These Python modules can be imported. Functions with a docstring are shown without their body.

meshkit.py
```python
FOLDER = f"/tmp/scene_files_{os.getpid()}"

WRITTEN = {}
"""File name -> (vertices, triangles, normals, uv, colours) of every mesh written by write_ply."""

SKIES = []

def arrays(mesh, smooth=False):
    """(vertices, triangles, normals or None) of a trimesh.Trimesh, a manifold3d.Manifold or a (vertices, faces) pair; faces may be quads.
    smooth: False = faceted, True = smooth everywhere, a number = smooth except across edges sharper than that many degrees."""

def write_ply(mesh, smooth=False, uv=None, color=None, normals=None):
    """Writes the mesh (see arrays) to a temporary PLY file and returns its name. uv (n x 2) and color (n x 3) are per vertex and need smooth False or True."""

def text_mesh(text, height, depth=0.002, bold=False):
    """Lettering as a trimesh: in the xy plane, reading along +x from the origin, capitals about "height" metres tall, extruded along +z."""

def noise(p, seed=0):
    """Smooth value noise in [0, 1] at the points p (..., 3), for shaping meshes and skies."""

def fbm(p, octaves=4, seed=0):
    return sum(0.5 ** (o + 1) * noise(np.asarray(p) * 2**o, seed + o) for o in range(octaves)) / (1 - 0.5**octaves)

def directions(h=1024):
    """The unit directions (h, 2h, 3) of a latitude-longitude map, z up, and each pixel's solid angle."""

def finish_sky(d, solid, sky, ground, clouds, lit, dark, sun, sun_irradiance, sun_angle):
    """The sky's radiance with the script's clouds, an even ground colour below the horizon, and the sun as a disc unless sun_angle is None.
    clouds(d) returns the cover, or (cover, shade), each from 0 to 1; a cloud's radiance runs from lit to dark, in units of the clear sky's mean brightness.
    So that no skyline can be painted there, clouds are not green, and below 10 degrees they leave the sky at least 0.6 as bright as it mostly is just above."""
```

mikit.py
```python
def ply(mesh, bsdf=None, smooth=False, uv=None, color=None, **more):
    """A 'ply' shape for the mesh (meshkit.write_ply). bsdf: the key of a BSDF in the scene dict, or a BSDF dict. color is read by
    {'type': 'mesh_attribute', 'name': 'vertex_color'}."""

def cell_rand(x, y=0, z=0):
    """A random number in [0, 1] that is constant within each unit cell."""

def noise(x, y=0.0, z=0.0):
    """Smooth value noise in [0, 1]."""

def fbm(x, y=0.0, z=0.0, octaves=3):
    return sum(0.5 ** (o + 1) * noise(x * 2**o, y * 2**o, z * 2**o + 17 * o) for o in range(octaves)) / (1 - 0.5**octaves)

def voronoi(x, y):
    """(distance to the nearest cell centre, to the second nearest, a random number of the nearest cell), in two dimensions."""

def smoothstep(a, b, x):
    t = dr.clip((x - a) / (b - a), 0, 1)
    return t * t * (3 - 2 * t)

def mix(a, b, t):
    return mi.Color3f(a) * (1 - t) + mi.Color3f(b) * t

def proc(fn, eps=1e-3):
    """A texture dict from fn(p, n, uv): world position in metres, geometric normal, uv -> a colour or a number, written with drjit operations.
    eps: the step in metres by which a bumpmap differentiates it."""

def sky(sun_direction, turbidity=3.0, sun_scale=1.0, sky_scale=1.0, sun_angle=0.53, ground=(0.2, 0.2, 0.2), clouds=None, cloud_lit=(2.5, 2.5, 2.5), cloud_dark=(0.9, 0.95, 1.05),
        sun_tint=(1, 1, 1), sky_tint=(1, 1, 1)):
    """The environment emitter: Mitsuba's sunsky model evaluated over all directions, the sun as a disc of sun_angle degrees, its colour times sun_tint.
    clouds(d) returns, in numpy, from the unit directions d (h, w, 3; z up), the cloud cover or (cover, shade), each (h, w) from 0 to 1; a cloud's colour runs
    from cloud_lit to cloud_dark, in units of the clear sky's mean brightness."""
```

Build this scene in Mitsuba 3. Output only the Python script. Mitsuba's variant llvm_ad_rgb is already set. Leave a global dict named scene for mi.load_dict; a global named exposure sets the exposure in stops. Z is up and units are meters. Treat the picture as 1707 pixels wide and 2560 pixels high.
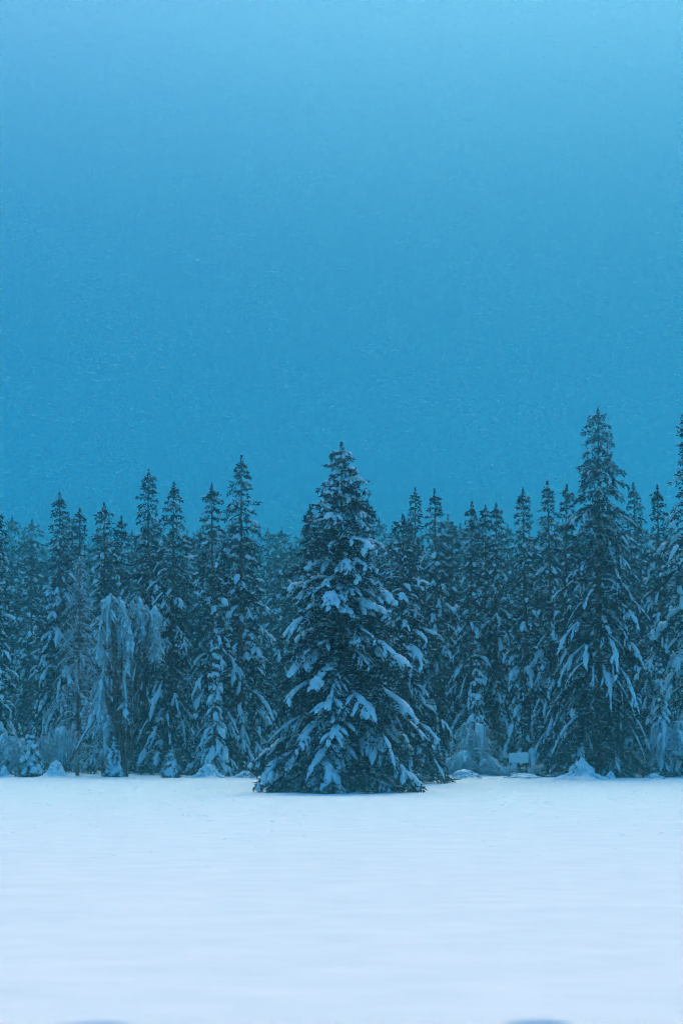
import math
import numpy as np
import trimesh
import drjit as dr
import mitsuba as mi
import mikit
import meshkit

T = mi.ScalarTransform4f
scene, labels = {}, {}

# ------------------------------------------------------------------ camera, sky, haze, exposure
CAM_H, F_SRC, HORIZON = 1.7, 6022.0, 1885.0          # camera height; focal length and horizon row in photograph pixels
PITCH = math.atan((HORIZON - 1280.0) / F_SRC)
FOV_Y = math.degrees(2 * math.atan(1280.0 / F_SRC))
scene['camera'] = {
    'type': 'thinlens', 'fov': FOV_Y, 'fov_axis': 'y', 'near_clip': 0.1, 'far_clip': 9000.0,
    'aperture_radius': 0.013, 'focus_distance': 118.0,
    'to_world': T().look_at(origin=[0, 0, CAM_H], target=[0, math.cos(PITCH), CAM_H + math.sin(PITCH)], up=[0, 0, 1]),
    'medium': {'type': 'ref', 'id': 'air'},
}
exposure = 1.36


def overcast(d):
    """Storm cloud everywhere: bluest and darkest low down, brightening steadily towards the zenith, drifting snow bands."""
    el = np.degrees(np.arcsin(np.clip(d[..., 2], -1, 1)))
    shade = np.interp(el, SHADE_EL, SHADE_V)
    bands = meshkit.fbm(d * np.array([3.0, 3.0, 14.0]), 3, 5) - 0.5
    return np.ones_like(el), np.clip(shade + 0.03 * bands, 0, 1)


SHADE_EL = [0, 7, 8.2, 10.6, 12.9, 15.3, 17.2, 30, 55, 90]
SHADE_V = [1.0, 1.0, 0.985, 0.94, 0.85, 0.70, 0.53, 0.32, 0.12, 0.0]
scene['sky'] = mikit.sky((0.08, 0.69, 0.72), turbidity=3, sun_scale=0.82, sun_angle=44, sun_tint=(6.6, 1.56, 1.10), ground=(0.55, 0.7, 0.8),
                         clouds=overcast, cloud_lit=(2.4, 2.15, 3.7), cloud_dark=(0.0, 0.63, 1.45))
HAZE = [0.0032, 0.00135, 0.0013]                         # per metre; the air takes red first
scene['air'] = {'type': 'homogeneous', 'albedo': {'type': 'rgb', 'value': [0.05, 0.72, 0.89]}, 'sigma_t': {'type': 'rgb', 'value': HAZE}, 'phase': {'type': 'hg', 'g': 0.96}}

# ------------------------------------------------------------------ helpers
K = 1707.0 / 1568.0                                   # measured on a 1568 px wide view of the photograph


def pt(dx, dy, D):
    """World point seen at view pixel (dx, dy), D metres ahead of the camera."""
    u, v = (dx * K - 853.5) / F_SRC, (1280.0 - dy * K) / F_SRC
    c, s = math.cos(PITCH), math.sin(PITCH)
    y, z = c - v * s, s + v * c
    return np.array([u / y * D, D, CAM_H + z / y * D])


def ground_z(x, y):
    """Height of the snow: an almost flat field, a low rise at the forest edge, a hillside far behind."""
    x, y = np.asarray(x, float), np.asarray(y, float)
    p = np.stack([x * 0.035, y * 0.02, 0 * x], -1)
    z = 0.18 * (meshkit.fbm(p, 3, 3) - 0.5) * np.clip((y - 8) / 40, 0, 1)
    t = np.clip((y - 112) / 28, 0, 1)
    z = z + 0.36 * t * t * (3 - 2 * t) + 0.008 * np.clip(y - 140, 0, 100)
    z = z - 0.06 * np.exp(-((x + 0.8) / 6.0) ** 2 - ((y - 105) / 5.0) ** 2)
    h = np.clip((y - 230) / 900, 0, 1)
    return z + 78 * h * h * (3 - 2 * h)


def key_of(name, parent=None):
    base = f'{parent}__{name}' if parent else name
    k, n = base, 0
    while k in scene or k in labels or k in _used:
        n += 1
        k = f'{base}_{n:03d}'
    _used.add(k)
    return k


_used = set()


def put(key, mesh, bsdf, smooth=False):
    scene[key] = mikit.ply(mesh, bsdf, smooth=smooth)


def tag(key, label=None, category=None, group=None, kind=None):
    d = {}
    if label: d['label'] = label
    if category: d['category'] = category
    if group: d['group'] = group
    if kind: d['kind'] = kind
    labels[key] = d


class Soup:
    """Collects vertices and triangles."""

    def __init__(self):
        self.v, self.f, self.n = [], [], 0

    def add(self, v, f):
        if len(v):
            self.v.append(np.asarray(v, float)); self.f.append(np.asarray(f, int) + self.n); self.n += len(v)

    def mesh(self):
        return (np.vstack(self.v), np.vstack(self.f)) if self.n else None


def tubes(P, R, sides=4, squash=None):
    """Many tapered tubes at once. P: (m, n, 3) centre lines, R: (m, n) radii."""
    P, R = np.asarray(P, float), np.asarray(R, float)
    if P.ndim == 2: P, R = P[None], R[None]
    m, n = P.shape[:2]
    t = np.gradient(P, axis=1)
    t /= np.linalg.norm(t, axis=2, keepdims=True) + 1e-9
    ref = np.where(np.abs(t[..., 2:]) < 0.95, [0, 0, 1.0], [1.0, 0, 0])
    a = np.cross(t, ref); a /= np.linalg.norm(a, axis=2, keepdims=True) + 1e-9
    b = np.cross(a, t)
    ang = np.arange(sides) * 2 * np.pi / sides
    sq = 1.0 if squash is None else squash
    ring = np.cos(ang)[:, None] * a[:, :, None] + sq * np.sin(ang)[:, None] * b[:, :, None]
    V = P[:, :, None] + R[:, :, None, None] * ring
    i, j = np.meshgrid(np.arange(n - 1), np.arange(sides), indexing='ij')
    q = np.stack([i * sides + j, i * sides + (j + 1) % sides, (i + 1) * sides + (j + 1) % sides, (i + 1) * sides + j], -1).reshape(-1, 4)
    f = np.vstack([q[:, [0, 2, 1]], q[:, [0, 3, 2]]])
    F = f[None] + (np.arange(m) * n * sides)[:, None, None]
    return V.reshape(-1, 3), F.reshape(-1, 3)


def brushes(b, e, w, rng):
    """Needled shoots: slim three-sided spindles from b to e, w wide. Returns vertices and triangles."""
    m = len(b)
    if m == 0: return np.zeros((0, 3)), np.zeros((0, 3), int)
    t = e - b
    t = t / (np.linalg.norm(t, axis=1, keepdims=True) + 1e-9)
    a = np.cross(t, rng.normal(size=(m, 3))); a /= np.linalg.norm(a, axis=1, keepdims=True) + 1e-9
    c = np.cross(t, a)
    mid = b + (e - b) * rng.uniform(0.3, 0.5, (m, 1))
    ang = np.arange(3) * 2 * np.pi / 3
    ring = mid[:, None] + np.asarray(w).reshape(-1, 1, 1) * (np.cos(ang)[None, :, None] * a[:, None] + np.sin(ang)[None, :, None] * c[:, None])
    V = np.concatenate([b[:, None], ring, e[:, None]], 1)
    f = np.array([[0, 2, 1], [0, 3, 2], [0, 1, 3], [4, 1, 2], [4, 2, 3], [4, 3, 1]])
    return V.reshape(-1, 3), (f[None] + (np.arange(m) * 5)[:, None, None]).reshape(-1, 3)


PAD_RINGS, PAD_SIDES = 9, 9


def pads(P, W, Hh, rng, rings=PAD_RINGS, sides=PAD_SIDES, lump=0.30):
    """Snow cushions lying along paths. P: (m, k, 3) support lines, W half widths (m,), Hh heights (m,). Lumpy, flat below, blunt at the outer end."""
    P = np.asarray(P, float)
    m, k = P.shape[:2]
    if m == 0: return np.zeros((0, 3)), np.zeros((0, 3), int)
    s = np.linspace(0, 1, rings)
    x = s * (k - 1); i0 = np.clip(x.astype(int), 0, k - 2); fr = (x - i0)[None, :, None]
    C = P[:, i0] * (1 - fr) + P[:, i0 + 1] * fr
    t = np.gradient(C, axis=1); t /= np.linalg.norm(t, axis=2, keepdims=True) + 1e-9
    side = np.cross(t, [0, 0, 1.0]); side /= np.linalg.norm(side, axis=2, keepdims=True) + 1e-6
    up = np.cross(side, t)
    up = up + np.array([0, 0, 0.6]); up /= np.linalg.norm(up, axis=2, keepdims=True) + 1e-9
    prof = np.sin(np.pi * np.clip(s, 0, 1) ** 1.25) ** 0.5                      # fuller towards the outer end
    prof[0] = 0.04; prof[-1] = 0.06
    lum = 1 + lump * 1.4 * (rng.uniform(-1, 1, (m, rings)) * 0.6 + 0.5 * np.sin(s[None] * rng.uniform(7, 16, (m, 1)) + rng.uniform(0, 6.3, (m, 1))))
    rw = prof[None] * lum * np.asarray(W).reshape(-1, 1)
    rh = prof[None] * (0.6 + 0.4 * lum) * np.asarray(Hh).reshape(-1, 1)
    ang = np.arange(sides) * 2 * np.pi / sides + 0.2
    cs, sn = np.cos(ang), np.sin(ang)
    low = np.where(sn < 0, 0.42, 1.0)
    jit = 1 + rng.uniform(-lump, lump, (m, rings, sides)) * 0.75
    V = C[:, :, None] + jit[..., None] * (rw[:, :, None, None] * cs[:, None] * side[:, :, None] + rh[:, :, None, None] * (sn * low)[:, None] * up[:, :, None])
    V = V + 0.18 * rh[:, :, None, None] * up[:, :, None]
    i, j = np.meshgrid(np.arange(rings - 1), np.arange(sides), indexing='ij')
    q = np.stack([i * sides + j, i * sides + (j + 1) % sides, (i + 1) * sides + (j + 1) % sides, (i + 1) * sides + j], -1).reshape(-1, 4)
    f = np.vstack([q[:, [0, 2, 1]], q[:, [0, 3, 2]]])
    return V.reshape(-1, 3), (f[None] + (np.arange(m) * rings * sides)[:, None, None]).reshape(-1, 3)


# ------------------------------------------------------------------ materials
def rgb(*c):
    return {'type': 'rgb', 'value': list(c)}


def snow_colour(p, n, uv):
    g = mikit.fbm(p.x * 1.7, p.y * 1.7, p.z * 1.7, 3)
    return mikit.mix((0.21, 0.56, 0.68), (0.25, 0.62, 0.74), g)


def needle_colour(p, n, uv):
    g = mikit.noise(p.x * 2.3, p.y * 2.3, p.z * 2.3)
    return mikit.mix((0.004, 0.013, 0.021), (0.010, 0.028, 0.038), g)


def bark_colour(p, n, uv):
    g = mikit.noise(p.x * 9, p.y * 9, p.z * 2.5)
    return mikit.mix((0.025, 0.024, 0.024), (0.09, 0.085, 0.08), g)


scene['snow'] = {'type': 'diffuse', 'reflectance': mikit.proc(snow_colour)}
scene['needles'] = {'type': 'diffuse', 'reflectance': mikit.proc(needle_colour)}
scene['bark'] = {'type': 'diffuse', 'reflectance': mikit.proc(bark_colour)}
scene['flake'] = {'type': 'twosided', 'bsdf': {'type': 'diffuse', 'reflectance': rgb(0.25, 0.70, 0.83)}}

# ------------------------------------------------------------------ ground
HOLLOWS = [(-1.60, 15.46, 0.19, 0.34, 0.30), (1.24, 15.50, 0.15, 0.32, 0.38)]   # x, y, half sizes, depth: old footprints


def build_ground():
    xs = np.concatenate([np.arange(0, 2.6, 0.045), 2.6 * 1.08 ** np.arange(1, 84)])
    xs = np.concatenate([-xs[:0:-1], xs])
    ys = [-60, -30, -10, 0, 6, 9, 11]
    y = 12.0
    while y < 2600:
        ys.append(y)
        y += 0.045 if y < 16.5 else max(0.05, 0.006 * (y - 8)) if y < 175 else 0.03 * y
    ys = np.array(ys)
    X, Y = np.meshgrid(xs, ys)
    Z = ground_z(X, Y)
    near = np.clip((175 - Y) / 60, 0, 1)
    Z += near * 0.05 * (meshkit.fbm(np.stack([X * 0.35, Y * 0.9, 0 * X], -1), 4, 11) - 0.5)     # wind ripples
    edge = np.exp(-((Y - 141) / 4.0) ** 2)
    Z += edge * 0.9 * np.clip(meshkit.fbm(np.stack([X * 0.3, Y * 0.3, 0 * X], -1), 4, 21) - 0.5, 0, 1) * np.clip((X + 8) / 12, 0.25, 1)
    for hx, hy, a, b, dep in HOLLOWS:
        r = ((X - hx) / a) ** 2 + ((Y - hy) / b) ** 2
        Z -= dep * np.exp(-np.clip(r, 0, 40) ** 2)
    n, m = X.shape
    i, j = np.meshgrid(np.arange(n - 1), np.arange(m - 1), indexing='ij')
    q = np.stack([i * m + j, i * m + j + 1, (i + 1) * m + j + 1, (i + 1) * m + j], -1).reshape(-1, 4)
    return np.stack([X, Y, Z], -1).reshape(-1, 3), q


put('snow_field', build_ground(), 'snow', smooth=True)
tag('snow_field', 'smooth pale blue snow field with faint wind ripples', kind='structure')

# ------------------------------------------------------------------ spruces
def spruce_boughs(H, R, seed, n_whorls=26, per=6, low=0.02, shape=0.85, a_top=0.35, a_low=-0.1, d_top=0.25, d_low=0.7, power=1.9,
                  dens=1.0, load=0.75, pad_w=0.17, pad_len=(0.3, 1.0), fingers=2.0, dust=0.12, brush=0.30, bw=0.040, hang=0.35, jag=0.2, split=0.65, lump=0.30, skirt=0.86, vary=0.3, rings=PAD_RINGS):
    """Yields (needles soup, snow soup) per bough, in the tree's own frame (foot at the origin)."""
    rng = np.random.default_rng(seed)
    out = []
    us = 1 - (1 - np.linspace(0, 1, n_whorls)) ** 1.25
    for wi, u in enumerate(us):
        zf = low + (0.965 - low) * u
        reach = R * max(0.035, (1 - (zf - low) / (1.0 - low)) ** shape)
        reach *= 1 + jag * (meshkit.noise(np.array([zf * 9.0, seed * 1.7, 0.5]), seed) - 0.5) * 2
        reach *= min(1.0, skirt + 2.0 * zf)
        n = per if reach > 0.30 * R else max(5, per - 1)
        az0 = rng.uniform(0, 2 * np.pi)
        for b in range(n):
            az = az0 + 2 * np.pi * b / n + rng.uniform(-0.35, 0.35)
            L = reach * (rng.uniform(0.62, 1.2) if zf > 0.24 else rng.uniform(0.82, 1.0))
            z0 = H * zf + rng.uniform(-0.5, 0.5) * H * 1.1 / n_whorls * (1 - 0.6 * u)
            a0 = a_low + (a_top - a_low) * u + rng.uniform(-0.12, 0.12)
            dr_ = d_low + (d_top - d_low) * u
            dr_ *= rng.uniform(0.75, 1.3)
            s = np.linspace(0, 1, 9)
            rad = L * (s - 0.10 * np.clip(dr_, 0, 1.6) * s ** 2.6)
            zz = L * (a0 * s - dr_ * s ** power)
            lat = L * 0.10 * rng.normal() * s ** 2 + L * 0.03 * np.sin(s * 7 + rng.uniform(0, 6))
            o, sd = np.array([math.cos(az), math.sin(az), 0]), np.array([-math.sin(az), math.cos(az), 0])
            P = np.array([0, 0, z0]) + rad[:, None] * o + lat[:, None] * sd + zz[:, None] * np.array([0, 0, 1.0])
            floor = 0.08 + 0.25 * rng.random()
            drop = z0 - P[:, 2].min()
            if drop > z0 - floor > 0: P[:, 2] = z0 - (z0 - P[:, 2]) * (z0 - floor) / drop
            P[:, 2] = np.maximum(P[:, 2], floor)
            nd, sn, du = Soup(), Soup(), Soup()
            nd.add(*tubes(P[::2], (0.012 + 0.014 * L) * np.linspace(1, 0.25, 5), 3))
            # side twigs
            nt = max(5, int(L / 0.15 * dens))
            tk = np.sort(rng.uniform(0.10, 1.0, nt))
            k = np.clip((tk * 8).astype(int), 0, 7); fr = (tk * 8 - k)[:, None]
            base = P[k] * (1 - fr) + P[k + 1] * fr
            tan = P[k + 1] - P[k]; tan /= np.linalg.norm(tan, axis=1, keepdims=True) + 1e-9
            sgn = np.where(np.arange(nt) % 2 == 0, 1.0, -1.0)[:, None]
            ln = np.clip((0.40 * L * (1.04 - tk) + 0.16) * rng.uniform(0.7, 1.25, nt), 0.14, 1.15)
            dirv = tan * 0.75 + sgn * sd * rng.uniform(0.55, 1.0, (nt, 1)) - np.array([0, 0, 1.0]) * hang * rng.uniform(0.2, 1.3, (nt, 1))
            dirv /= np.linalg.norm(dirv, axis=1, keepdims=True)
            # shoots along every twig
            per_t = np.maximum(2, (ln / 0.085 * dens).astype(int))
            idx = np.repeat(np.arange(nt), per_t)
            f = rng.uniform(0.0, 1.0, len(idx))[:, None]
            q = base[idx] + dirv[idx] * ln[idx, None] * f - np.array([0, 0, 1.0]) * hang * 0.45 * ln[idx, None] * f ** 2
            d2 = dirv[idx] + rng.normal(0, 0.55, (len(idx), 3)) - np.array([0, 0, 1.0]) * hang * rng.uniform(0, 1.4, (len(idx), 1))
            d2 /= np.linalg.norm(d2, axis=1, keepdims=True)
            bl = brush * rng.uniform(0.55, 1.15, len(idx)) * min(1.0, 0.45 + 0.4 * L)
            e = q + d2 * bl[:, None]
            wv = bw * rng.uniform(0.7, 1.2, len(idx))
            nd.add(*brushes(q, e, wv, rng))
            # leading shoots along the axis
            na = max(5, int(L / 0.07 * dens)); ta = rng.uniform(0.15, 1.0, na)
            ka = np.clip((ta * 8).astype(int), 0, 7); fa = (ta * 8 - ka)[:, None]
            qa = P[ka] * (1 - fa) + P[ka + 1] * fa
            da = (P[ka + 1] - P[ka]); da /= np.linalg.norm(da, axis=1, keepdims=True) + 1e-9
            da = da + rng.normal(0, 0.45, (na, 3))
            nd.add(*brushes(qa, qa + da * brush * min(1.0, 0.4 + 0.4 * L) * rng.uniform(0.5, 1.1, (na, 1)), np.full(na, bw), rng))
            # dusting: snow caught on the upper shoots
            hit = (rng.random(len(idx)) < dust) & (d2[:, 2] > -0.75)
            if hit.any():
                up = np.array([0, 0, 1.0])
                du.add(*brushes(q[hit] + up * bw * 0.8, q[hit] + (e[hit] - q[hit]) * 0.92 + up * bw * 0.8, wv[hit] * 0.85, rng))
            # cushions on the bough
            def along(t0, t1, kk=6):
                tt = np.linspace(t0, t1, kk); ki = np.clip((tt * 8).astype(int), 0, 7); fi = (tt * 8 - ki)[:, None]
                return P[ki] * (1 - fi) + P[ki + 1] * fi
            if rng.random() < load:
                size = pad_w * min(1.0, 0.40 + 0.26 * L) * rng.uniform(1 - vary, 1 + vary)
                t0 = pad_len[0] + rng.uniform(-0.12, 0.2); t1 = min(1.0, pad_len[1] * rng.uniform(0.88, 1.02))
                segs = [(t0, t1)] if (L * (t1 - t0) < 1.3 or rng.random() > split) else [(t0, t0 + (t1 - t0) * rng.uniform(0.35, 0.55)), (t0 + (t1 - t0) * rng.uniform(0.5, 0.6), t1)]
                pl = [along(max(0.08, x), y) for x, y in segs]
                ws = [size * rng.uniform(0.8, 1.2) for _ in pl]
                sn.add(*pads(np.array(pl), ws, [w * rng.uniform(0.75, 1.0) for w in ws], rng, lump=lump, rings=rings))
                nf = rng.poisson(fingers * min(1.5, L / 2.0))
                cand = np.nonzero((tk > max(0.25, t0)) & (ln > 0.22))[0]
                if nf and len(cand):
                    ch = rng.choice(cand, min(nf, len(cand)), replace=False)
                    tt = np.linspace(0.0, 1.05, 5)[None, :, None]
                    fp = base[ch][:, None] + dirv[ch][:, None] * ln[ch][:, None, None] * tt - np.array([0, 0, 1.0]) * hang * 0.6 * ln[ch][:, None, None] * tt ** 2
                    fw = size * rng.uniform(0.5, 0.85, len(ch))
                    du.add(*pads(fp, fw, fw * 0.9, rng, rings=7, sides=7))
            out.append((nd, sn, du, L, az))
    # the leader
    nd, sn = Soup(), Soup()
    m = 60
    zz = H * (0.955 + 0.045 * rng.random(m))
    b = np.stack([0 * zz, 0 * zz, zz], 1); d = rng.normal(0, 1, (m, 3)) * [1, 1, 0.6] + [0, 0, 0.5]
    d /= np.linalg.norm(d, axis=1, keepdims=True)
    nd.add(*brushes(b, b + d * 0.22 * (1.35 - (zz / H - 0.955) / 0.045)[:, None], np.full(m, bw * 0.8), rng))
    zt = np.linspace(0.96, 1.0, 3)
    sn.add(*pads(np.array([[[0.03, 0, H * 0.965], [0.0, 0.02, H * 0.985], [0, 0, H * 1.004]]]), [0.07], [0.07], rng, rings=6, sides=6))
    out.append((nd, sn, Soup(), 0.3, 0.0))
    return out


def trunk_mesh(H, r0, lean=(0, 0)):
    z = np.linspace(-0.3, 1.0, 8)
    P = np.stack([lean[0] * z * H, lean[1] * z * H, z * H], 1)
    return tubes(P, r0 * np.clip(1 - z, 0.03, 1) ** 0.9, 8)


def move(mesh, loc, lean=0.0):
    v = mesh[0] + np.asarray(loc)
    v[:, 0] += lean * (mesh[0][:, 2] - LEAN_REF[0])                    # the tip stays where it was measured
    return (v, mesh[1])


LEAN_REF = [0.0]


def place(dx, dy, D, foot=None):
    """Foot point and height of a tree whose tip is at view pixel (dx, dy)."""
    top = pt(dx, dy, D)
    z = float(ground_z(top[0], D)) if foot is None else pt(dx, foot, D)[2]
    return np.array([top[0], D, z - 0.05]), top[2] - z


def px_m(D):
    return K * D / F_SRC


def spruce(dx, dy, D, hw, seed, label, detail=False, group='snow covered spruces along the forest edge', name='spruce_tree', category='spruce tree', foot=None, loads=1.0, **kw):
    loc, H = place(dx, dy, D, foot)
    R = hw * px_m(D)
    key = key_of(name)
    tag(key, label, category, group)
    lean = float(np.random.default_rng(seed + 900).normal(0, 0.012)); LEAN_REF[0] = H
    k = f'{key}__trunk'
    put(k, move(trunk_mesh(H, 0.012 * H + 0.03), loc, lean), 'bark', smooth=True)
    bs = spruce_boughs(H, R, seed, **kw)
    if detail:
        for n, (nd, sn, du, L, az) in enumerate(bs):
            kk = f'{key}__bough' + (f'_{n:03d}' if n else '')
            put(kk, move(nd.mesh(), loc, lean), 'needles')
            if sn.n:
                put(f'{kk}__snow', move(sn.mesh(), loc, lean), 'snow', smooth=True)
            if du.n:
                put(f'{kk}__snow_dusting', move(du.mesh(), loc, lean), 'snow', smooth=True)
                labels[f'{kk}__snow_dusting'] = {'kind': 'stuff'}
    else:
        nd, sn = Soup(), Soup()
        for a, b, c, L, az in bs:
            _join(nd, a); _join(sn, c)
            if loads and b.n and L > loads and math.sin(az) < 0.35:
                put(key_of('snow_load', f'{key}__crown'), move(b.mesh(), loc, lean), 'snow', smooth=True)
            else:
                _join(sn, b)
        put(f'{key}__crown', move(nd.mesh(), loc, lean), 'needles')
        put(f'{key}__crown__snow', move(sn.mesh(), loc, lean), 'snow', smooth=True)
        labels[f'{key}__crown__snow'] = {'kind': 'stuff'}
    return key


def _join(dst, src):
    if src.n:
        v, f = src.mesh()
        dst.add(v, f)


# ------------------------------------------------------------------ the two big spruces with boughs one can tell apart
FRONT = dict(n_whorls=30, per=8, dens=1.2, load=0.74, pad_w=0.17, pad_len=(0.2, 1.0), fingers=5.0, dust=0.16, brush=0.30, bw=0.034, shape=0.72, skirt=0.74, vary=0.5, lump=0.34, split=0.25, rings=13,
             a_top=0.30, a_low=0.02, d_top=0.35, d_low=0.62, hang=0.40, jag=0.22)
ARCH = dict(n_whorls=29, per=6, dens=1.1, load=0.8, pad_w=0.105, pad_len=(0.12, 1.0), fingers=2.6, split=0.5, lump=0.42, rings=15, vary=0.45, dust=0.07, brush=0.30, bw=0.036, shape=0.60,
            a_top=0.15, a_low=0.5, d_top=0.25, d_low=1.6, power=1.9, hang=0.5, jag=0.15)
spruce(784, 1012, 112, 240, 7, 'broad snow laden spruce standing alone in front of the forest edge', detail=True, group=None, **FRONT)
spruce(1373, 930, 139, 172, 8, 'tall spruce with long arching snow lined boughs, second tree from the right edge', detail=True, group=None, **ARCH)

# ------------------------------------------------------------------ forest edge
G_EDGE = 'snow covered spruces along the forest edge'
MID = dict(n_whorls=29, per=6, shape=0.62, lump=0.34, split=0.4, jag=0.34, dens=0.58, load=0.62, pad_w=0.145, fingers=2.2, dust=0.13, vary=0.45, brush=0.36, bw=0.046, a_top=0.32, a_low=0.05, d_top=0.3, d_low=1.0, hang=0.5)
HANGING = dict(MID, d_low=1.7, a_low=0.15, fingers=2.0)
NARROW = dict(MID, per=5, d_low=1.5, pad_w=0.17, shape=0.52)
BACK = dict(n_whorls=23, per=5, shape=0.55, dens=0.55, load=0.55, pad_w=0.17, fingers=1.0, dust=0.10, brush=0.42, bw=0.055, a_top=0.3, a_low=0.05, d_top=0.3, d_low=1.2, hang=0.5)
EDGE = [
    (925, 1178, 128, 118, 21, MID, 'drooping spruce tucked close behind the right side of the lone front spruce'),
    (711, 1158, 132, 62, 22, MID, 'spruce tip peeking out behind the left shoulder of the lone front spruce'),
    (843, 1143, 137, 58, 23, MID, 'slim spruce tip just behind the right shoulder of the lone front spruce'),
    (555, 1043, 150, 98, 24, MID, 'tallest spruce between the bent birch and the lone front spruce'),
    (487, 1108, 146, 62, 25, NARROW, 'narrow spruce with heavy snow paws, just left of the tallest spruce on that side'),
    (400, 1103, 151, 84, 26, HANGING, 'wide spruce with drooping boughs rising right behind the bent birch'),
    (342, 1076, 157, 80, 27, HANGING, 'tall spruce behind the top of the bent birch'),
    (240, 1152, 154, 58, 28, NARROW, 'short dark spruce directly above the bent birch, with snow tufts at its tip'),
    (280, 1183, 164, 46, 29, BACK, 'small thin spruce tip between the two spruces above the bent birch'),
    (138, 1128, 158, 66, 30, HANGING, 'spruce with large snow pads, third crown in from the left edge'),
    (184, 1162, 172, 44, 31, BACK, 'faint spruce tip in the gap above the frosted larch'),
    (-6, 1160, 143, 62, 32, MID, 'dark spruce cut off by the left edge of the picture'),
    (953, 1118, 166, 58, 33, MID, 'spruce with twin tips, first tall crown right of the lone front spruce'),
    (997, 1120, 158, 68, 34, HANGING, 'spruce with pale heavy snow pads, second tall crown right of the lone front spruce'),
    (1037, 1196, 172, 48, 35, BACK, 'low spruce crown in the dip right of the spruce with pale snow pads'),
    (1083, 1150, 154, 60, 36, HANGING, 'spruce with hanging snow paws, first of the close group above the small snowy spruce'),
    (1114, 1158, 163, 46, 37, BACK, 'thin spruce tip in the middle of the close group of three'),
    (1139, 1153, 155, 62, 38, HANGING, 'spruce with hanging snow paws, last of the close group of three'),
    (1200, 1118, 151, 60, 39, NARROW, 'spruce with a tiered tip behind the snowy board'),
    (1256, 1102, 150, 62, 40, HANGING, 'spruce with steep snow lined boughs left of the tall arching spruce'),
    (1300, 1110, 166, 48, 41, BACK, 'spruce tip half hidden behind the left side of the tall arching spruce'),
    (1453, 1106, 162, 66, 42, MID, 'spruce tip just right of the tall arching spruce'),
    (1508, 1112, 150, 70, 43, HANGING, 'spruce with hanging snow paws between the tall arching spruce and the right edge'),
    (1578, 925, 141, 104, 44, dict(MID, n_whorls=32, d_low=1.3, pad_w=0.2), 'tall dark spruce cut off by the right edge of the picture'),
]
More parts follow.
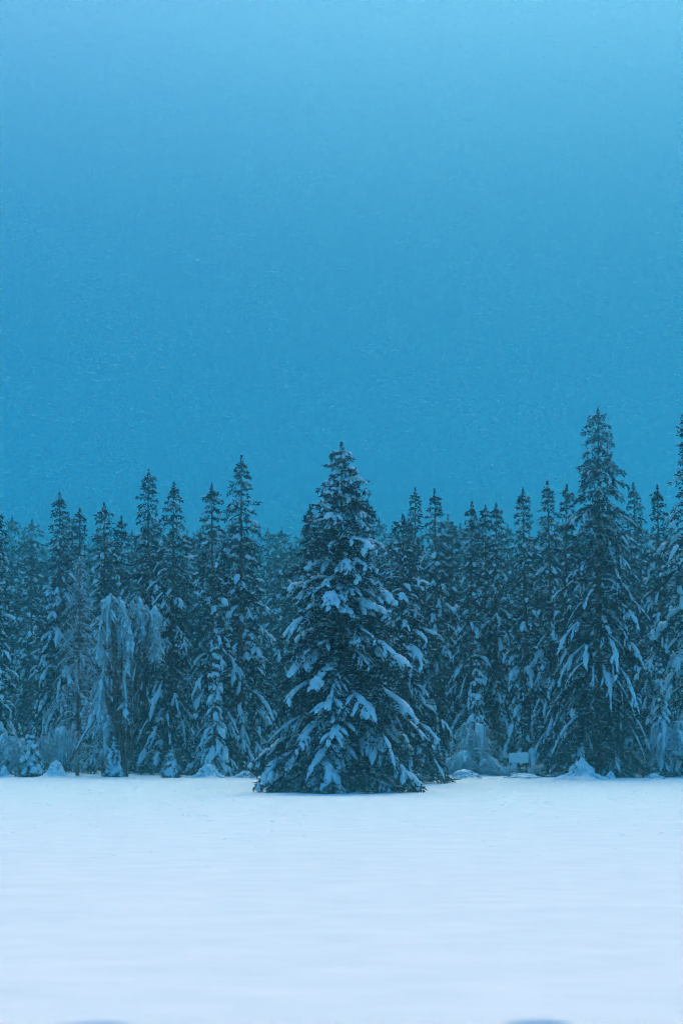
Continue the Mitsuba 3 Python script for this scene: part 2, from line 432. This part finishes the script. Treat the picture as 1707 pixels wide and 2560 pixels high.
for dx, dy, D, hw, seed, kind, text in EDGE:
    spruce(dx, dy, D, hw * 1.25, seed, text, group=G_EDGE, **kind)

# young spruces at the foot of the forest
YOUNG = dict(n_whorls=13, per=6, dens=0.9, load=0.95, pad_w=0.24, pad_len=(0.15, 1.0), fingers=2.2, dust=0.2, brush=0.24, bw=0.04, a_top=0.1, a_low=-0.2, d_top=0.5, d_low=1.1, hang=0.6)
for dx, dy, D, hw, seed, text in [
    (496, 1462, 141, 52, 51, 'young spruce heaped with snow below the narrow spruce left of the front spruce'),
    (1092, 1478, 143, 44, 52, 'small snow heaped spruce in the dark gap right of the front spruce'),
    (74, 1650, 140, 36, 53, 'small snow dotted spruce near the left edge beside the white snow cone'),
    (393, 1712, 139, 24, 54, 'tiny snow plastered spruce sapling at the field edge left of the young heaped spruce'),
    (263, 1690, 141, 34, 55, 'low snow coated spruce at the foot of the bent birch'),
    (1512, 1500, 139, 52, 56, 'young spruce in shade behind the snow capped bush at the right edge'),
]:
    spruce(dx, dy, D, hw, seed, text, group='young snow laden spruces at the field edge', name='young_spruce', category='spruce tree', **YOUNG)


# ------------------------------------------------------------------ bare and frosted wood
def arc(base, top, over, n=10):
    """A stem that rises from base to top and bows over to the point 'over'."""
    t = np.linspace(0, 1, n)[:, None]
    b, c, o = (np.asarray(x, float) for x in (base, top, over))
    ctrl = 2 * c - 0.5 * (b + o)
    return (1 - t) ** 2 * b + 2 * t * (1 - t) * ctrl + t ** 2 * o


def strands(P, n, length, rng, spread=0.25, drift=0.12, r=0.012, k=5):
    """Twigs that start on the path P and hang down."""
    x = rng.uniform(0.25, 1, n) * (len(P) - 1); i = np.clip(x.astype(int), 0, len(P) - 2); f = (x - i)[:, None]
    b = P[i] * (1 - f) + P[i + 1] * f
    L = length * rng.uniform(0.3, 1.0, n)
    t = np.linspace(0, 1, k)[None, :, None]
    out = rng.normal(0, spread, (n, 1, 3)) * [1, 1, 0.2]
    Q = b[:, None] + out * np.sqrt(t) * L[:, None, None] * 0.5 + rng.normal(0, drift, (n, 1, 3)) * [1, 1, 0] * t ** 2 - np.array([0, 0, 1.0]) * L[:, None, None] * t
    R = np.full((n, 1), r) * np.linspace(1.0, 0.5, k)[None]
    return Q, R


def rime(P, n, reach, rng, w=0.011, sag=0.5):
    """Short frosted twigs that bristle from the paths P (m, k, 3) in every direction, drooping a little."""
    m, k = P.shape[:2]
    j = rng.integers(0, m, n); x = rng.uniform(0.1, 1, n) * (k - 1); i = np.clip(x.astype(int), 0, k - 2); f = (x - i)[:, None]
    b = P[j, i] * (1 - f) + P[j, i + 1] * f
    d = rng.normal(size=(n, 3)) - [0, 0, sag]; d /= np.linalg.norm(d, axis=1, keepdims=True)
    e = b + d * reach * rng.uniform(0.3, 1.0, (n, 1))
    h = n // 2                                                                 # half of them fork from the others
    b[h:2 * h] = b[:h] + (e[:h] - b[:h]) * rng.uniform(0.3, 0.8, (h, 1))
    e[h:2 * h] = b[h:2 * h] + (d[:h] + rng.normal(0, 0.7, (h, 3)) - [0, 0, sag * 0.5]) * reach * rng.uniform(0.2, 0.6, (h, 1))
    return brushes(b, e, np.full(n, w) * rng.uniform(0.6, 1.4, n), rng)


def bent_birch():
    rng = np.random.default_rng(61)
    D = 142.0
    key = key_of('bent_birch')
    tag(key, 'bent birch bowed over under snow with a rounded crown of frosted twigs', 'birch tree', None)
    stems = [((262, 1782), (256, 1386), (222, 1520)), ((270, 1782), (268, 1392), (300, 1500)), ((285, 1782), (312, 1402), (330, 1470)), ((292, 1784), (344, 1424), (361, 1478)),
             ((250, 1782), (250, 1500), (232, 1620)), ((268, 1782), (276, 1545), (292, 1650)), ((262, 1782), (240, 1560), (226, 1680)), ((258, 1782), (252, 1640), (240, 1740))]
    for j in range(7):                                                         # the rounded main crown
        x, y = rng.uniform(240, 284), rng.uniform(1392, 1440)
        stems.append(((rng.uniform(255, 278), 1782), (x, y), (x + (x - 261) * 0.9 + rng.uniform(-14, 14), y + rng.uniform(60, 130))))
    for j in range(5):                                                         # the arch bowed over to the right
        x = rng.uniform(302, 340); y = 1404 + (x - 302) * 0.5 + rng.uniform(0, 14)
        stems.append(((rng.uniform(275, 292), 1782), (x, y), (x + rng.uniform(14, 26), y + rng.uniform(45, 80))))
    tw, sn = Soup(), Soup()
    for j, (b, c, o) in enumerate(stems):
        dd = rng.uniform(-1.2, 1.0, 3)
        P = arc(pt(*b, D + dd[0] * 0.3), pt(*c, D + dd[1] * 0.6), pt(*o, D + dd[1]), 14)
        sub = f'{key}__stem' + (f'_{j:03d}' if j else '')
        put(sub, tubes(P, np.linspace(0.085, 0.02, 14), 6), 'bark', smooth=True)
        sn.add(*pads((P[8:] + [0, 0, 0.04])[None], [0.13], [0.12], rng, rings=16, sides=8, lump=0.5))
        sn.add(*tubes(P + [0, -0.02, 0.02], np.linspace(0.03, 0.02, 14), 5))
        Q, R = strands(P[6:], 80, 0.9, rng, spread=0.4, drift=0.25, r=0.010)
        tw.add(*tubes(Q, R, 3))
        h = rng.random(80) < 0.6
        sn.add(*tubes(Q[h] + [0, 0, 0.01], R[h] * 1.3, 3))
        sn.add(*rime(Q, 380, 0.34, rng, w=0.015)); tw.add(*rime(Q, 160, 0.4, rng, w=0.008))
        Q, _ = strands(P[7:], 16, 0.8, rng, spread=0.5, drift=0.2)
        sn.add(*pads(Q, rng.uniform(0.05, 0.14, 16), rng.uniform(0.05, 0.12, 16), rng, rings=9, sides=7, lump=0.45))
    put(f'{key}__hanging_twigs', tw.mesh(), 'bark')
    put(f'{key}__snow', sn.mesh(), 'snow', smooth=True)
    # the leaning snow covered pole to its left
    key = key_of('leaning_trunk')
    tag(key, 'thin leaning dead trunk with snow along it, left of the bent birch', 'dead tree', None)
    P = np.linspace(pt(160, 1750, 141), pt(228, 1630, 141.5), 9) + rng.normal(0, 0.02, (9, 3))
    put(f'{key}__trunk', tubes(P, np.linspace(0.10, 0.05, 9), 7), 'bark', smooth=True)
    sn = Soup()
    sn.add(*pads((P + [0, 0, 0.06])[None, 1:8], [0.11], [0.09], rng, rings=14, sides=8))
    sn.add(*pads(np.array([np.linspace(pt(213, 1640, 141), pt(207, 1672, 141), 5)]), [0.2], [0.2], rng, rings=9, sides=8))
    put(f'{key}__snow', sn.mesh(), 'snow', smooth=True)


bent_birch()


def frosted_larch(dx, dy, D, hw, seed, label):
    """A bare conifer whose fine arching branches carry rime."""
    rng = np.random.default_rng(seed)
    loc, H = place(dx, dy, D)
    R = hw * px_m(D)
    key = key_of('frosted_larch')
    tag(key, label, 'larch tree', None)
    put(f'{key}__trunk', move(trunk_mesh(H, 0.13), loc), 'bark', smooth=True)
    tw, sn = Soup(), Soup()
    for u in np.linspace(0.1, 0.97, 30):
        for b in range(5):
            az = rng.uniform(0, 2 * np.pi); L = R * (1 - u) ** 0.7 * rng.uniform(0.6, 1.1) + 0.15
            s = np.linspace(0, 1, 7)
            o = np.array([math.cos(az), math.sin(az), 0])
            P = np.array([0, 0, H * u]) + np.outer(L * s, o) + np.outer(L * (0.35 * s - 0.85 * s ** 2.2), [0, 0, 1.0])
            tw.add(*tubes(P, np.linspace(0.028, 0.008, 7), 4))
            sn.add(*tubes(P + [0, 0, 0.025], np.linspace(0.02, 0.018, 7), 4))
            n = max(4, int(L * 9))
            Q, Rr = strands(P, n, 0.55, rng, spread=0.7, r=0.009, k=4)
            tw.add(*tubes(Q, Rr, 3))
            h = rng.random(n) < 0.55
            sn.add(*tubes(Q[h] + [0, 0, 0.012], Rr[h] * 1.5, 3))
    put(f'{key}__branches', move(tw.mesh(), loc), 'bark')
    put(f'{key}__branches__snow', move(sn.mesh(), loc), 'snow')


frosted_larch(184, 1262, 146, 84, 71, 'bare larch with fine rime covered branches, left of and behind the bent birch')


def shrub(dx, dtop, dfoot, D, hw, seed, label, n=26, cap=0.0, fine=1.0, name='frosted_shrub'):
    """Arching snow coated stems from one root, with hanging twigs, and snow lying on the bowed tops."""
    rng = np.random.default_rng(seed)
    key = key_of(name)
    tag(key, label, 'shrub', 'frosted shrubs along the forest foot')
    root = pt(dx, dfoot, D); root[2] = float(ground_z(root[0], D)) - 0.05
    Ht = pt(dx, dtop, D)[2] - root[2]; R = hw * px_m(D)
    tw, sn = Soup(), Soup()
    for j in range(n):
        az = rng.uniform(0, 2 * np.pi); o = np.array([math.cos(az), math.sin(az) * 0.8, 0]); h = Ht * rng.uniform(0.55, 1.0); r = R * rng.uniform(0.25, 1.0)
        P = arc(root + o * 0.1 * R, root + o * r * 0.6 + [0, 0, h * 0.97], root + o * r + [0, 0, h * rng.uniform(0.45, 0.85)], 9)
        tw.add(*tubes(P, np.linspace(0.022, 0.008, 9), 4))
        sn.add(*tubes(P + [0, 0, 0.02], np.linspace(0.015, 0.035, 9), 4))
        m = int(7 * fine)
        Q, Rr = strands(P[2:], m, 0.4 * Ht, rng, spread=1.3, drift=0.3, r=0.008)
        tw.add(*tubes(Q, Rr, 3))
        sn.add(*tubes(Q + [0, 0, 0.012], Rr * 1.3, 3))
        sn.add(*rime(np.concatenate([Q, P[None, ::2]]) if len(P[::2]) == Q.shape[1] else Q, 64, 0.42, rng, w=0.014, sag=0.2))
        if rng.random() < cap:
            w = rng.uniform(0.09, 0.2)
            sn.add(*pads((P[4:] + [0, 0, 0.05])[None], [w], [w * 0.9], rng, rings=10, sides=8))
    put(f'{key}__stems', tw.mesh(), 'bark')
    put(f'{key}__stems__snow', sn.mesh(), 'snow', smooth=True)
    labels[f'{key}__stems__snow'] = {'kind': 'stuff'}


for a in [
    (22, 1684, 1782, 140.5, 34, 81, 'bowed snow covered shrub at the left edge above a white snow cone', 24, 0.5),
    (48, 1700, 1782, 142, 34, 82, 'frosted thin shrub behind the small snow dotted spruce near the left edge', 18, 0.3),
    (150, 1672, 1782, 142.5, 32, 83, 'tall frosted shrub between the white snow cone and the leaning trunk', 16, 0.4),
    (108, 1690, 1782, 143, 30, 84, 'faint frosted shrub between the small snow dotted spruce and the tall frosted shrub', 14, 0.3),
    (1090, 1660, 1785, 141, 46, 85, 'wide rime white shrub below the small snow heaped spruce', 26, 0.4),
    (1058, 1730, 1788, 139.5, 40, 86, 'low broken shrub buried in snow just right of the front spruce', 26, 0.8),
    (1126, 1745, 1786, 139.5, 28, 87, 'low snow crusted shrub between the wide rime white shrub and the snowy board', 18, 0.6),
    (1160, 1764, 1787, 139, 18, 88, 'low snow crusted shrub at the left foot of the snowy board', 10, 0.6),
    (1232, 1760, 1787, 140.5, 24, 89, 'frosted shrub at the right foot of the snowy board', 12, 0.4),
    (1541, 1652, 1786, 138.5, 52, 90, 'big shrub with a thick snow cap at the right edge', 30, 0.85),
    (1446, 1730, 1786, 140, 34, 91, 'low frosted shrub right of the foot of the tall arching spruce', 26, 0.4),
    (1330, 1728, 1786, 140, 40, 92, 'low frosted shrub behind the lumpy snow mound under the tall arching spruce', 24, 0.5),
]:
    shrub(*a[:7], n=a[7], cap=a[8])


# ------------------------------------------------------------------ snow mounds at the field edge
def mound(dx, dtop, dfoot, D, hw, seed, label, rough=0.2, peak=1.0):
    rng = np.random.default_rng(seed)
    key = key_of('snow_mound')
    tag(key, label, 'snow mound', 'snow mounds along the field edge')
    root = pt(dx, dfoot, D); root[2] = float(ground_z(root[0], D))
    H = pt(dx, dtop, D)[2] - root[2]; R = hw * px_m(D)
    m = trimesh.creation.icosphere(subdivisions=5)
    v = m.vertices.copy()
    rr = np.hypot(v[:, 0], v[:, 1])
    z = np.clip(v[:, 2], -0.3, 1)
    out = np.clip(1 - np.maximum(z, 0), 0, 1) ** (0.8 * peak)                          # steeper towards the top
    s = np.where(z > 0, out / np.maximum(rr, 1e-6) * np.minimum(1, rr * 8), 1.0)
    v[:, 0] *= s; v[:, 1] *= s
    n = meshkit.fbm(v * 2.6 + seed, 4, seed) - 0.5
    n2 = meshkit.fbm(v * np.array([5.0, 5.0, 1.4]) + seed, 3, seed + 1) - 0.5              # furrows running down
    k = 1 + rough * 2 * n + rough * 1.4 * n2 + 1.2 * np.exp(-np.clip(z, 0, 1) * 9) * (0.6 + n)
    v = np.stack([v[:, 0] * k * R, v[:, 1] * k * R * 0.8, np.where(z > 0, z * (1 + rough * n) * H, z * 0.4)], 1)
    put(f'{key}__snow', (v + root, m.faces), 'snow', smooth=True)
    nt = 40
    ang, hh = rng.uniform(0, 2 * np.pi, nt), rng.uniform(0.05, 0.75, nt)
    b = root + np.stack([np.cos(ang) * R * (1 - hh) ** (0.8 * peak), np.sin(ang) * R * 0.8 * (1 - hh) ** (0.8 * peak), hh * H], 1)
    e = b + np.stack([np.cos(ang) * 0.16, np.sin(ang) * 0.16, rng.uniform(-0.2, 0.05, nt)], 1)
    put(f'{key}__twigs', brushes(b, e, np.full(nt, 0.03), rng), 'needles')


for a in [
    (129, 1744, 1785, 138.5, 30, 101, 'white snow cone near the left edge of the field', 0.22, 1.0),
    (10, 1757, 1785, 138.5, 17, 102, 'small white snow cone cut by the left edge of the picture', 0.2, 1.0),
    (480, 1752, 1784, 138.5, 31, 103, 'rounded snow mound under the young heaped spruce left of the front spruce', 0.4, 0.7),
    (564, 1770, 1785, 135, 26, 104, 'flat low snow mound touching the left side of the front spruce', 0.35, 0.6),
    (1336, 1744, 1787, 133.5, 44, 105, 'large lumpy snow mound below the tall arching spruce', 0.45, 0.9),
    (1402, 1772, 1789, 133.5, 16, 106, 'small snow lump right of the large lumpy snow mound', 0.4, 0.8),
    (1500, 1776, 1790, 134.5, 24, 107, 'low snow lump in front of the big snow capped shrub', 0.4, 0.7),
    (1066, 1768, 1789, 134.5, 38, 108, 'flat snow mound between the front spruce and the snowy board', 0.45, 0.7),
    (1200, 1776, 1788, 134.5, 46, 109, 'wide low snow mound in front of the snowy board', 0.4, 0.6),
]:
    mound(*a)


# ------------------------------------------------------------------ the snow plastered board
def snowy_board():
    rng = np.random.default_rng(111)
    D = 139.0
    key = key_of('notice_board')
    tag(key, 'square snow plastered board standing at the edge of the dark forest', 'board', None)
    c0, c1 = pt(1168, 1752, D), pt(1212, 1731, D)
    w, h = c1[0] - c0[0], c1[2] - c0[2]
    cx, z0 = (c0[0] + c1[0]) / 2, c0[2]
    b = trimesh.creation.box((w, 0.03, h)); b.apply_translation((cx, D + 0.03, z0 + h / 2))
    put(f'{key}__panel', b, 'bark')
    gz = float(ground_z(cx, D)) - 0.1
    for n, x in enumerate((cx - w * 0.42, cx + w * 0.42)):
        post = trimesh.creation.cylinder(0.045, z0 + h - gz + 0.03, sections=10); post.apply_translation((x, D + 0.095, (z0 + h + gz + 0.03) / 2))
        put(f'{key}__post' + (f'_{n:03d}' if n else ''), post, 'bark', smooth=30)
    nx, nz = 26, 14
    X, Z = np.meshgrid(np.linspace(-0.5, 0.5, nx), np.linspace(0, 1, nz))
    th = 0.02 + 0.11 * meshkit.fbm(np.stack([X * 5, 0 * X, Z * 4], -1), 3, 9) * np.clip(np.minimum((0.5 - np.abs(X)) * 14, np.minimum(Z, 1 - Z) * 14 + 0.25), 0, 1)
    zt = z0 + Z * (h + 0.05 * np.abs(X * 2) ** 3 * (1 + 0.4 * np.sin(X * 23)) + 0.03 * np.sin(X * 17))
    front = np.stack([cx + X * w, D + 0.012 - th, zt], -1).reshape(-1, 3)
    i, j = np.meshgrid(np.arange(nz - 1), np.arange(nx - 1), indexing='ij')
    q = np.stack([i * nx + j, i * nx + j + 1, (i + 1) * nx + j + 1, (i + 1) * nx + j], -1).reshape(-1, 4)
    back = front.copy(); back[:, 1] = D + 0.0125
    put(f'{key}__snow', (np.vstack([front, back]), np.vstack([q, q[:, ::-1] + len(front)])), 'snow', smooth=True)
    s = Soup()
    s.add(*pads(np.array([[[cx - w * 0.52, D + 0.05, z0 + h + 0.01], [cx - w * .2, D + 0.05, z0 + h - 0.01], [cx + w * .2, D + 0.05, z0 + h + 0.0], [cx + w * 0.53, D + 0.05, z0 + h + 0.03]]]), [0.07], [0.06], rng, rings=14, sides=8))
    put(f'{key}__snow_001', s.mesh(), 'snow', smooth=True)


snowy_board()

# ------------------------------------------------------------------ second row of the forest: copies of four spruces
PROTO = []
for n in range(4):
    bs = spruce_boughs(18.0, 3.0 + 0.5 * n, 200 + n, **dict(BACK, n_whorls=22, dens=0.45))
    nd, sn = Soup(), Soup()
    for a, b, c, _, _ in bs:
        _join(nd, a); _join(sn, b); _join(sn, c)
    PROTO.append({'trunk': mikit.ply(trunk_mesh(18.0, 0.24), 'bark', smooth=True), 'crown': mikit.ply(nd.mesh(), 'needles'), 'snow': mikit.ply(sn.mesh(), 'snow', smooth=True)})
rng = np.random.default_rng(300)
SECOND = []
for D0, n, lo, hi in ((166, 22, 1310, 1430), (215, 22, 1215, 1300), (285, 28, 1190, 1250), (370, 34, 1170, 1225)):
    for i in range(n):
        dx = (i + 0.5 + rng.uniform(-0.45, 0.45)) / n * 1760 - 96
        SECOND.append((dx, rng.uniform(lo, hi) + (18 if 600 < dx < 700 or 850 < dx < 900 else 0), D0 + rng.uniform(-8, 10)))
for n, (dx, dy, D) in enumerate(SECOND):
    loc, H = place(dx, dy, D)
    P = PROTO[n % 4]
    key = key_of('background_spruce')
    tag(key, 'dim spruce in the shaded rows behind the forest edge', 'spruce tree', 'dim spruces in the rows behind the forest edge')
    s = H / 18.0
    M = T().translate(loc.tolist()).rotate([0, 0, 1], float(rng.uniform(0, 360))).scale([s * 0.95, s * 0.95, s])
    scene[f'{key}__trunk'] = {**P['trunk'], 'to_world': M}
    scene[f'{key}__crown'] = {**P['crown'], 'to_world': M}
    scene[f'{key}__crown__snow'] = {**P['snow'], 'to_world': M}

# ------------------------------------------------------------------ far-off forest on the hillside, read as one mass
FAR = []
for n in range(3):
    bs = spruce_boughs(22.0, 3.4 + 0.4 * n, 400 + n, n_whorls=13, per=5, dens=0.22, load=0.5, pad_w=0.3, fingers=0.6, dust=0.12, brush=0.8, bw=0.16, d_low=1.1, hang=0.5)
    nd, sn = Soup(), Soup()
    for a, b, c, _, _ in bs:
        _join(nd, a); _join(sn, b); _join(sn, c)
    scene[f'far_spruce_{n}'] = {'type': 'shapegroup', 'crown': mikit.ply(nd.mesh(), 'needles'), 'snow': mikit.ply(sn.mesh(), 'snow', smooth=True)}
rng = np.random.default_rng(500)
tag('far_forest', 'dense spruce forest fading into blue snow haze on the hillside', 'forest', None, 'stuff')
n = 0
for i in range(1500):
    D = 430 + 520 * rng.random() ** 1.2
    x = rng.uniform(-1, 1) * (0.155 * D + 12)
    h = rng.uniform(11, 18) / 22.0
    n += 1
    scene[f'far_forest__{n:03d}'] = {'type': 'instance', 'group': {'type': 'ref', 'id': f'far_spruce_{i % 3}'},
                                    'to_world': T().translate([float(x), float(D), float(ground_z(x, D)) - 0.2]).rotate([0, 0, 1], float(rng.uniform(0, 360))).scale([h, h, h * float(rng.uniform(0.9, 1.15))])}


# ------------------------------------------------------------------ snow in the air
def snowfall():
    rng = np.random.default_rng(600)
    n = 100000
    D = 28 + 80 * rng.random(n) ** 0.62
    u = rng.uniform(-0.155, 0.155, n); v = rng.uniform(-0.115, 0.34, n)
    c = np.stack([u * D, D, CAM_H + v * D], 1)
    c = c[c[:, 2] > 0.1]
    n = len(c)
    a = np.stack([np.ones(n), rng.normal(0, 0.4, n), rng.normal(-0.05, 0.035, n)], 1); a /= np.linalg.norm(a, axis=1, keepdims=True)
    ln = rng.uniform(0.016, 0.048, n)[:, None]
    b = np.cross(a, rng.normal(size=(n, 3))); b /= np.linalg.norm(b, axis=1, keepdims=True)
    w = rng.uniform(0.0022, 0.0040, n)[:, None]; d = np.cross(a, b)
    V = np.stack([c - a * ln, c + a * ln, c + b * w + a * ln * 0.2, c - b * w * 0.8 + d * w - a * ln * 0.3], 1).reshape(-1, 3)
    F = np.array([[0, 2, 1], [0, 3, 2], [0, 1, 3], [1, 2, 3]])
    return V, (F[None] + (np.arange(n) * 4)[:, None, None]).reshape(-1, 3)


put('falling_snow', snowfall(), 'flake')
tag('falling_snow', 'wind driven snowflakes filling the air', 'snowflakes', None, 'stuff')

# ------------------------------------------------------------------ haze
scene['haze'] = {'type': 'cube', 'to_world': T().translate([0, 1270, 70]).scale([1700, 1390, 73]), 'bsdf': {'type': 'null'}, 'interior': {'type': 'ref', 'id': 'air'}}
tag('haze', 'thin blue snow haze', kind='stuff')
